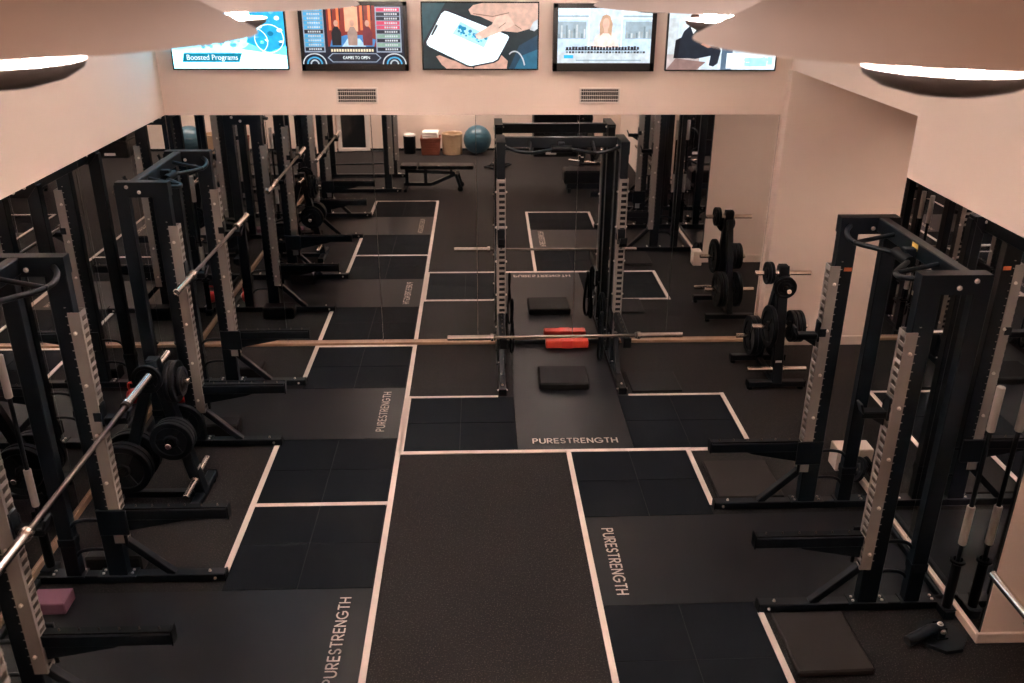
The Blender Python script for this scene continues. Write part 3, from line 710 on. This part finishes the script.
# ------------------------------------------------------------------ air vents on the back wall
for x, lab in ((-1.178, 'left white slotted air vent under the televisions'), (1.188, 'right white slotted air vent under the televisions')):
    root = empty('air_vent', (x, YB, 2.635), 0, lab, 'vent', 'air vents on the back wall')
    mb = MB(); w, h = .2, .075
    for (a, b) in (((-w, -.012, h - .014), (w, 0, h)), ((-w, -.012, -h), (w, 0, -h + .014)), ((-w, -.012, -h), (-w + .014, 0, h)), ((w - .014, -.012, -h), (w, 0, h))): mb.box(a, b, 'grille_white', .002)
    mb.build('frame', root)
    mb = MB(); mb.box((-w + .01, -.002, -h + .01), (w - .01, -.0005, h - .01), 'hole_black', 0); mb.build('backing', root)
    mb = MB()
    for i in range(1, 4): z = -h + i * 2 * h / 4; mb.box((-w + .012, -.010, z - .003), (w - .012, -.004, z + .003), 'grille_white', .001)
    for i in range(1, 20): q = -w + i * 2 * w / 20; mb.box((q - .0016, -.008, -h + .012), (q + .0016, -.004, h - .012), 'grille_white', .0005)
    mb.build('grille', root)

# ------------------------------------------------------------------ televisions
def font_mesh(txt, size, mn):
    cu = bpy.data.curves.new('txt', 'FONT'); cu.body = txt; cu.size = size; cu.align_x = 'CENTER'; cu.align_y = 'CENTER'
    o = bpy.data.objects.new('txt', cu); COL.objects.link(o)
    dg = bpy.context.evaluated_depsgraph_get(); dg.update()
    me = bpy.data.meshes.new_from_object(o.evaluated_get(dg)); bpy.data.objects.remove(o)
    me.materials.clear(); me.materials.append(MATS[mn]); return me
class Screen:
    """flat picture on a screen: layers of coloured polygons in 0..1 x 0..1"""
    def __init__(s, w, h): s.w = w; s.h = h; s.mb = MB(); s.z = 0
    def poly(s, pts, name, col=None, st=1.0):
        if col: glow(name, col, st)
        s.z += 1
        P = [((x - .5) * s.w, -s.z * .00012, (y - .5) * s.h) for x, y in pts]
        area = sum(P[i][0] * P[(i + 1) % len(P)][2] - P[(i + 1) % len(P)][0] * P[i][2] for i in range(len(P)))
        if area < 0: P.reverse()
        s.mb.add(P, [list(range(len(P)))], name)
    def rect(s, a, b, c, d, name, col=None, st=1.0): s.poly([(a, b), (c, b), (c, d), (a, d)], name, col, st)
    def ell(s, cx, cy, rx, ry, name, col=None, st=1.0, n=24): s.poly([(cx + rx * math.cos(2 * PI * i / n), cy + ry * math.sin(2 * PI * i / n)) for i in range(n)], name, col, st)
    def ring(s, cx, cy, rx, ry, t, name, a0=0, a1=360, col=None, st=1.0, n=24):
        for i in range(n):
            a = R(a0 + (a1 - a0) * i / n); b = R(a0 + (a1 - a0) * (i + 1) / n)
            s.poly([(cx + rx * math.cos(a), cy + ry * math.sin(a)), (cx + rx * math.cos(b), cy + ry * math.sin(b)), (cx + (rx - t) * math.cos(b), cy + (ry - t * 1.7) * math.sin(b)), (cx + (rx - t) * math.cos(a), cy + (ry - t * 1.7) * math.sin(a))], name, col, st); s.z -= 1
        s.z += 1
def tv(x0, x1, z0, z1, label, bez, thick, bezel_bottom=0):
    cx, cz = (x0 + x1) / 2, (z0 + z1) / 2; w, h = x1 - x0, z1 - z0
    root = empty('television', (cx, YB - thick, cz), 0, label, 'television', 'televisions mounted on the back wall')
    mb = MB(); mb.box((-w / 2, 0, -h / 2), (w / 2, thick - .015, h / 2), 'tv_black', .006)
    mb.box((-w / 4, thick - .02, -h / 4), (w / 4, thick + .003, h / 4), 'black_plastic', .004); mb.build('case', root)
    mb = MB(); d = -.008
    for (a, b) in (((-w / 2, d, h / 2 - bez), (w / 2, 0, h / 2)), ((-w / 2, d, -h / 2), (w / 2, 0, -h / 2 + bez + bezel_bottom)), ((-w / 2, d, -h / 2), (-w / 2 + bez, 0, h / 2)), ((w / 2 - bez, d, -h / 2), (w / 2, 0, h / 2))):
        mb.box(a, b, 'tv_black', .002)
    mb.build('bezel', root)
    sw, sh = w - 2 * bez, h - 2 * bez - bezel_bottom
    return root, Screen(sw, sh), bezel_bottom / 2
def show(root, S, dz, texts=()):
    o = S.mb.build('screen', root, (0, -.001, dz))
    for (t, x, y, size, mn, sx) in texts:
        me = font_mesh(t, size * S.h, mn); q = bpy.data.objects.new('caption', me); COL.objects.link(q); q.parent = o
        q.location = ((x - .5) * S.w, -(S.z + 2) * .00012, (y - .5) * S.h); q.rotation_euler = (PI / 2, 0, 0); q.scale = (sx, 1, 1)
ZB, ZTp = 2.882, 3.495
# 1 blue abstract
root, S, dz = tv(-2.885, -1.795, ZB, ZTp, 'television at the far left showing a pale blue picture and a teal banner', .012, .06)
S.rect(0, 0, 1, 1, 'g_sky', (.06, .50, 1.0), 5.0)
S.poly([(0, 0), (1, 0), (1, .20), (.6, .30), (0, .36)], 'g_ice', (.34, .85, 1.0), 4.5); S.ell(.30, .46, .40, .26, 'g_pale', (.22, .75, 1.0), 4.5)
S.poly([(.66, .40), (.72, .95), (1, 1), (1, .35), (.85, .25)], 'g_cyan', (.02, .40, .72), 1.5)
for i in range(60):
    x = .12 + .86 * random.random(); y = .34 + .62 * random.random(); r = .008 + .022 * random.random()
    k = ['g_deep', 'g_sky', 'g_white', 'g_mid'][i % 4]
    S.ell(x, y, r * (.6 + random.random()), r * (.8 + 1.5 * random.random()), k, {'g_deep': (.01, .30, .60), 'g_white': (.90, 1, 1), 'g_mid': (.12, .56, .85)}.get(k), {'g_white': 1.6, 'g_mid': 1.4}.get(k, 1.0), 7)
S.ring(.86, .46, .13, .22, .008, 'g_white'); S.ring(.66, .42, .19, .24, .007, 'g_white')
S.poly([(.08, .10), (.58, .10), (.61, .24), (.10, .24)], 'g_teal', (.0, .30, .50), 1.0)
show(root, S, dz, [('Boosted Programs', .345, .17, .115, 'g_white', .95)])
# 2 studio game show
root, S, dz = tv(-1.665, -.660, ZB - .005, ZTp, 'television with a dark frame showing a red and blue studio quiz', .035, .10, .03)
S.rect(0, 0, 1, 1, 'g_navy', (.006, .010, .030), .9)
S.rect(.24, .3, .72, 1, 'g_redset', (.30, .03, .02), 1.0)
for i in range(6): S.rect(.26 + i * .078, .58, .285 + i * .078, 1, 'g_amber', (1.0, .22, .07), 1.1); S.rect(.29 + i * .078, .75, .30 + i * .078, 1, 'g_suit', (.01, .012, .02), .8)
S.rect(.42, .56, .55, .98, 'g_peach', (1.0, .50, .30), 1.1)
S.poly([(.28, .42), (.42, .50), (.60, .50), (.72, .42), (.70, .30), (.26, .30)], 'g_desk', (.06, .26, .60), 1.1)
S.poly([(.38, .30), (.44, .44), (.56, .44), (.62, .30)], 'g_deskw', (.55, .80, 1.0), 1.1)
for (x, c) in ((.33, 'g_suit'), (.49, 'g_skin'), (.64, 'g_wine')):
    S.poly([(x - .045, .32), (x - .05, .54), (x - .02, .64), (x + .02, .64), (x + .05, .54), (x + .045, .32)], c, {'g_skin': (.60, .40, .33), 'g_wine': (.25, .03, .05)}.get(c), .8); S.ell(x, .70, .022, .055, 'g_face', (.80, .42, .30), 1.0)
for (x0, x1, cols) in ((.015, .20, ['g_b1'] * 5 + ['g_k'] + ['g_b1'] * 3 + ['g_k']), (.735, .965, ['g_r1', 'g_k', 'g_k', 'g_r1', 'g_r1', 'g_k', 'g_gr', 'g_k', 'g_gr', 'g_k'])):
    S.rect(x0 - .012, .20, x1 + .012, .98, 'g_frame', (.40, .48, .62), .9)
    n = len(cols)
    for i, c in enumerate(cols):
        b = .97 - (i + 1) * .75 / n
        S.rect(x0, b + .006, x1, b + .75 / n - .006, c, {'g_b1': (.08, .46, .78), 'g_k': (.012, .015, .03), 'g_r1': (.70, .06, .14), 'g_gr': (.25, .42, .33)}[c], 1.1)
        for q in range(6): S.rect(x1 - .15 + q * .022, b + .022, x1 - .15 + q * .022 + .015, b + .75 / n - .022, 'g_soft', (.8, .85, .9), .9)
for q in range(16): S.rect(.27 + q * .027, .215, .27 + q * .027 + .019, .262, 'g_cream', (1, .85, .6), 1.1)
S.poly([(.28, .03), (.72, .03), (.77, .11), (.72, .19), (.28, .19), (.23, .11)], 'g_frame'); S.poly([(.285, .045), (.715, .045), (.755, .11), (.715, .175), (.285, .175), (.245, .11)], 'g_k')
for q in (.10, .90):
    S.ring(q, .0, .12, .19, .012, 'g_soft', 0, 180); S.ring(q, .0, .08, .13, .016, 'g_b1', 0, 180); S.ring(q, .0, .045, .08, .014, 'g_soft', 0, 180)
show(root, S, dz, [('GAMES TO OPEN', .52, .11, .075, 'g_white', .85)])
# 3 hand and phone
root, S, dz = tv(-.530, .578, ZB, ZTp, 'middle television showing hands holding a white phone', .012, .06)
S.rect(0, 0, 1, 1, 'g_dkteal', (.008, .030, .038), .9)
S.poly([(0, .4), (.2, 1), (0, 1)], 'g_teal2', (.03, .10, .12), .9); S.poly([(.75, 0), (.84, .36), (1, .52), (1, 0)], 'g_blue3', (.010, .06, .11), 1.0); S.poly([(.80, 0), (.86, .20), (1, .30), (1, 0)], 'g_blue4', (.02, .16, .27), 1.0)
S.ring(.80, -.06, .10, .34, .012, 'g_soft', 20, 120)
S.poly([(.11, .19), (.14, .21), (.24, .14), (.40, .06), (.44, 0), (.20, 0), (.16, .06)], 'g_hand', (.70, .40, .31), 1.1)
S.poly([(.44, .0), (.50, .18), (.58, .28), (.68, .22), (.74, .12), (.73, .0)], 'g_hand')
S.poly([(.02, .36), (.01, .41), (.155, .86), (.19, .91), (.23, .90), (.74, .54), (.765, .50), (.755, .45), (.66, .13), (.62, .09), (.42, .02), (.38, .03), (.05, .32)], 'g_k', (.012, .015, .03), 1.1)
S.poly([(.035, .37), (.03, .41), (.165, .84), (.195, .88), (.225, .87), (.735, .52), (.75, .49), (.742, .45), (.65, .15), (.61, .11), (.42, .045), (.385, .055), (.06, .335)], 'g_phone', (.80, .96, 1.0), 1.6)
S.poly([(.07, .52), (.085, .51), (.135, .66), (.125, .68), (.115, .67)], 'g_k')
S.poly([(.26, .54), (.33, .72), (.58, .50), (.53, .33)], 'g_app', (.45, .82, .95), 1.3)
for i in range(26):
    t = random.random(); q = random.random(); x = .31 + .24 * t; y = .60 - .17 * t + .12 * (q - .5); S.ell(x, y, .010 + .008 * q, .014 + .016 * q, ['g_deep', 'g_mid', 'g_teal'][i % 3], n=6)
S.poly([(.40, .90), (.44, .97), (.52, 1), (1, 1), (1, .72), (.94, .62), (.82, .56), (.70, .58), (.60, .72), (.50, .80), (.42, .83)], 'g_hand2', (.76, .47, .37), 1.1)
S.poly([(.455, .53), (.465, .47), (.50, .455), (.55, .48), (.72, .60), (.80, .68), (.74, .84), (.64, .80), (.60, .68)], 'g_hand3', (.88, .60, .48), 1.1)
S.poly([(.462, .52), (.468, .48), (.50, .465), (.515, .49), (.49, .53)], 'g_nail', (1.0, .78, .68), 1.1)
for (a, b, c, d) in ((.60, .79, .75, .85), (.44, .835, .60, .795), (.80, .67, .86, .60), (.66, .62, .72, .70)): S.poly([(a, b), (c, d), (c, d + .014), (a, b + .014)], 'g_knuckle', (.42, .20, .14), .9)
S.poly([(.93, .60), (.97, .58), (1, .62), (1, .76), (.96, .72)], 'g_soft')
show(root, S, dz)
# 4 news studio
root, S, dz = tv(.712, 1.685, ZB - .008, ZTp - .01, 'television with a thick black frame showing a bright news presenter', .042, .10, .035)
S.rect(0, 0, 1, 1, 'g_news', (.62, .78, .92), 1.25)
S.rect(0, .80, 1, 1, 'g_top', (.74, .86, .94), 1.3); S.rect(0, .84, 1, .87, 'g_city', (.40, .52, .60), 1.1)
S.rect(0, .45, .30, .76, 'g_city'); S.rect(.72, .45, 1, .76, 'g_city')
for i in range(22):
    x = (.005 + .027 * i) if i < 11 else (.725 + .027 * (i - 11)); hh = .52 + .2 * random.random()
    S.rect(x, .46, x + .018, hh, ['g_tower', 'g_pale2', 'g_tower2'][i % 3], {'g_tower': (.26, .36, .42), 'g_pale2': (.80, .88, .92), 'g_tower2': (.48, .55, .58)}[['g_tower', 'g_pale2', 'g_tower2'][i % 3]], 1.0)
S.rect(.33, .3, .68, 1, 'g_panel', (.68, .80, .88), 1.25); S.rect(.325, .3, .335, 1, 'g_white'); S.rect(.675, .3, .685, 1, 'g_white')
S.poly([(.36, .28), (.40, .48), (.46, .57), (.57, .57), (.62, .48), (.66, .28)], 'g_blouse', (.95, .80, .74), 1.25)
S.poly([(.45, .50), (.44, .72), (.47, .86), (.51, .89), (.55, .86), (.58, .72), (.57, .50), (.54, .55), (.48, .55)], 'g_hair', (.75, .46, .30), 1.0); S.ell(.51, .72, .036, .105, 'g_face2', (.92, .56, .44), 1.15); S.poly([(.49, .56), (.53, .56), (.53, .64), (.49, .64)], 'g_face2')
S.rect(0, .0, 1, .20, 'g_low', (.62, .70, .74), 1.3)
for i in range(24): a = .09 + i * .033; S.rect(a, .25, a + .024 + .006 * random.random(), .295 + .02 * random.random(), 'g_k')
S.rect(.085, .235, .86, .252, 'g_k')
for i in range(26): a = .09 + i * .033; S.rect(a, .185, a + .025, .22, 'g_k' if i % 3 else 'g_tower')
S.rect(.07, .09, .17, .15, 'g_cyan'); S.rect(.2, .04, .9, .065, 'g_city')
show(root, S, dz)
# 5 person in a suit
root, S, dz = tv(1.800, 2.880, ZB - .008, ZTp - .01, 'television at the far right showing a seated person in a dark suit', .012, .06)
S.rect(0, 0, 1, 1, 'g_bright', (.72, .84, .92), 1.25)
S.rect(0, .2, .09, .8, 'g_pale2'); S.rect(.28, .50, .72, 1, 'g_warm', (.95, .86, .82), 1.4)
for i in range(16): x = .30 + i * .026; S.rect(x, .60, x + .012, .80 + .18 * random.random(), ['g_brick', 'g_tower2', 'g_mid'][i % 3], (.70, .30, .24) if i % 3 == 0 else None, 1.0)
S.rect(.0, .0, .30, .24, 'g_floor', (.62, .54, .53), 1.15); S.poly([(.0, .0), (.28, .0), (.36, .12), (.08, .18)], 'g_rug', (.36, .22, .20), 1.0)
S.rect(.50, .0, .60, .36, 'g_steel', (.14, .22, .32), 1.0); S.rect(.55, .02, 1, .26, 'g_white2', (.90, .97, 1.0), 1.5)
for i in range(20): S.rect(.68 + .28 * random.random(), .05 + .14 * random.random(), .70 + .28 * random.random(), .07 + .14 * random.random(), 'g_app')
S.poly([(.06, .18), (.07, .46), (.11, .50), (.17, .48), (.19, .18)], 'g_chair', (.012, .016, .025), .8)
S.poly([(.10, .20), (.11, .46), (.14, .60), (.19, .68), (.25, .68), (.29, .58), (.31, .44), (.37, .38), (.47, .36), (.49, .30), (.47, .10), (.43, .05), (.39, .07), (.40, .22), (.26, .17)], 'g_suit2', (.022, .032, .050), .9)
S.poly([(.20, .66), (.235, .70), (.25, .62), (.225, .56)], 'g_white'); S.poly([(.30, .40), (.37, .34), (.40, .36), (.33, .43)], 'g_face')
S.ell(.235, .775, .036, .085, 'g_face2'); S.ell(.228, .82, .040, .055, 'g_hairdark', (.10, .05, .035), .8)
show(root, S, dz)

# ------------------------------------------------------------------ pendant lamps
def make_lamp():
    root = empty('pendant_lamp', (0, 0, 0))
    mb = MB(); r = .62
    mb.lathe([(r, 0), (r - .004, .006), (r * .75, .006 + r * .25 * .50), (r * .5, .006 + r * .5 * .505), (r * .25, .006 + r * .75 * .51), (.06, .30), (.055, .33), (.05, .335)], 'shade_cream', None, 64, True)
    mb.lathe([(.05, .329), (.055, .295), (r * .25, .0 + r * .75 * .505), (r * .5, r * .5 * .50), (r * .75, r * .25 * .49), (r - .006, .0), (r, 0)], 'shade_inner', None, 64, True)
    mb.build('shade', root)
    mb = MB()
    mb.lathe([(.207, -.056), (.199, -.075), (.155, -.100), (.09, -.116), (.012, -.121), (1e-4, -.121)], 'bowl_bronze', None, 48, True)
    mb.lathe([(1e-4, -.115), (.09, -.110), (.153, -.094), (.196, -.070), (.202, -.056), (.207, -.056)], 'shade_inner', None, 48, True)
    o = mb.build('bowl', root); o['label'] = 'small dish under the shade, white inside and dark bronze below'
    mb = MB(); mb.cyl((0, 0, -.122), (0, 0, .335), .012, 'bowl_bronze'); mb.lathe([(.012, .335), (.05, .335), (.045, .37), (.012, .375)], 'bowl_bronze', None, 24)
    mb.cyl((0, 0, .335), (0, 0, ZC - 3.65 - .02), .006, 'bowl_bronze', 10); mb.lathe([(.006, ZC - 3.65 - .05), (.06, ZC - 3.65 - .03), (.06, ZC - 3.65)], 'shade_cream', None, 24)
    mb.build('stem', root)
    for k in range(3):
        a = 2 * PI * k / 3 + .5
        mb = MB(); mb.ball((.095 * math.cos(a), .095 * math.sin(a), -.045), .034, 'bulb_glow', 16, 10)
        mb.cyl((.03 * math.cos(a), .03 * math.sin(a), -.045), (.07 * math.cos(a), .07 * math.sin(a), -.045), .013, 'white_plastic', 10)
        mb.build('bulb', root)
    return root
lamp = make_lamp()
spots = [(-1.16, 2.26, 3.717, 'left row pendant lamp closest to the camera, wide cream shade'), (1.144, 2.2, 3.71, 'right row pendant lamp closest to the camera, wide cream shade'),
         (-1.15, 4.25, 3.69, 'second pendant lamp of the left row, in front of the quiz television'), (1.14, 4.2, 3.69, 'second pendant lamp of the right row, in front of the far right television'),
         (-1.18, 6.1, 3.685, 'farthest pendant lamp of the left row, mostly hidden by the one before it'), (1.13, 6.03, 3.68, 'farthest pendant lamp of the right row, its dish in front of the news television')]
spots += [(-1.17, 7.72, 3.73, 'added pendant lamp of the left row by the televisions, unseen above the view'), (1.13, 7.72, 3.73, 'added pendant lamp of the right row by the televisions, unseen above the view')]  # unseen pair added to brighten the back wall
for i, (x, y, z, lab) in enumerate(spots):
    o = lamp if i == 0 else copy_tree(lamp)
    o.location = (x, y, z); tag(o, lab, 'pendant lamp', 'pendant lamps in two rows')

# ------------------------------------------------------------------ fill lights added out of view to brighten the room
def fill_light(p, power, ang, lab, blend=.5):
    root = empty('fill_light', p, 0, lab, 'fill_light', 'added fill lights out of view')
    mb = MB(); mb.lathe([(.075, -.006), (.075, 0), (.055, 0), (.05, -.006), (.075, -.006)], 'white_plastic', None, 28); mb.build('trim_ring', root)
    mb = MB(); mb.lathe([(.05, -.001), (1e-4, -.001)], 'fill_lens', None, 24); mb.build('lens', root)
    l = bpy.data.lights.new('fill_beam', 'SPOT'); l.energy = power; l.spot_size = R(ang); l.spot_blend = blend; l.shadow_soft_size = .04; l.color = (1.0, .80, .68)
    o = bpy.data.objects.new('fill_beam', l); COL.objects.link(o); o.parent = root; o.location = (0, 0, -.02)
mat('fill_lens', (1, 1, 1), .4, emit=(1.0, .85, .72), estr=12)  # glowing disc of the added fill lights
for x in (-2.2, -.5, 1.2): fill_light((x, -.75, ZC - .002), 640, 72, 'added ceiling fill light behind the camera, ' + {-2.2: 'over the dark glass door', -.5: 'over the baskets', 1.2: 'over the black jump box'}[x])  # added to brighten the mirrored far end of the room
fill_light((4.35, 7.55, 2.878), 70, 140, 'added fill light in the ceiling of the right alcove', 1.0)  # unseen soft fill, added to lift the alcove walls

# ------------------------------------------------------------------ camera, world, colour
cam = bpy.data.cameras.new('camera'); co = bpy.data.objects.new('camera', cam); COL.objects.link(co)
f, pit, yaw, rol = 888.61, R(23.54066), R(2.18933), R(.29970)
cp, sp, cy, sy = math.cos(pit), math.sin(pit), math.cos(yaw), math.sin(yaw)
fw = Vector((sy * cp, cy * cp, -sp)); r = Vector((cy, -sy, 0)); u = r.cross(fw)
r2 = r * math.cos(rol) + u * math.sin(rol); u2 = u * math.cos(rol) - r * math.sin(rol)
co.matrix_world = Matrix(((r2.x, u2.x, -fw.x, 0), (r2.y, u2.y, -fw.y, 0), (r2.z, u2.z, -fw.z, 3.9), (0, 0, 0, 1)))
cam.sensor_width = 36; cam.lens = f / 1024 * 36; cam.clip_start = .05; cam.clip_end = 100
cam.dof.use_dof = True; cam.dof.focus_distance = 7.2; cam.dof.aperture_fstop = 2.8
SC.camera = co
w = bpy.data.worlds.new('world'); w.use_nodes = True; SC.world = w
w.node_tree.nodes['Background'].inputs['Color'].default_value = (.02, .02, .022, 1)
w.node_tree.nodes['Background'].inputs['Strength'].default_value = .3
vs = SC.view_settings; vs.view_transform = 'Standard'; vs.look = 'None'; vs.gamma = 1; vs.use_curve_mapping = False
vs.exposure = 0.0
SC.cycles.glossy_bounces = 8; SC.cycles.max_bounces = 14; SC.cycles.diffuse_bounces = 6
SC.cycles.use_denoising = True
SC.cycles.sample_clamp_indirect = 60
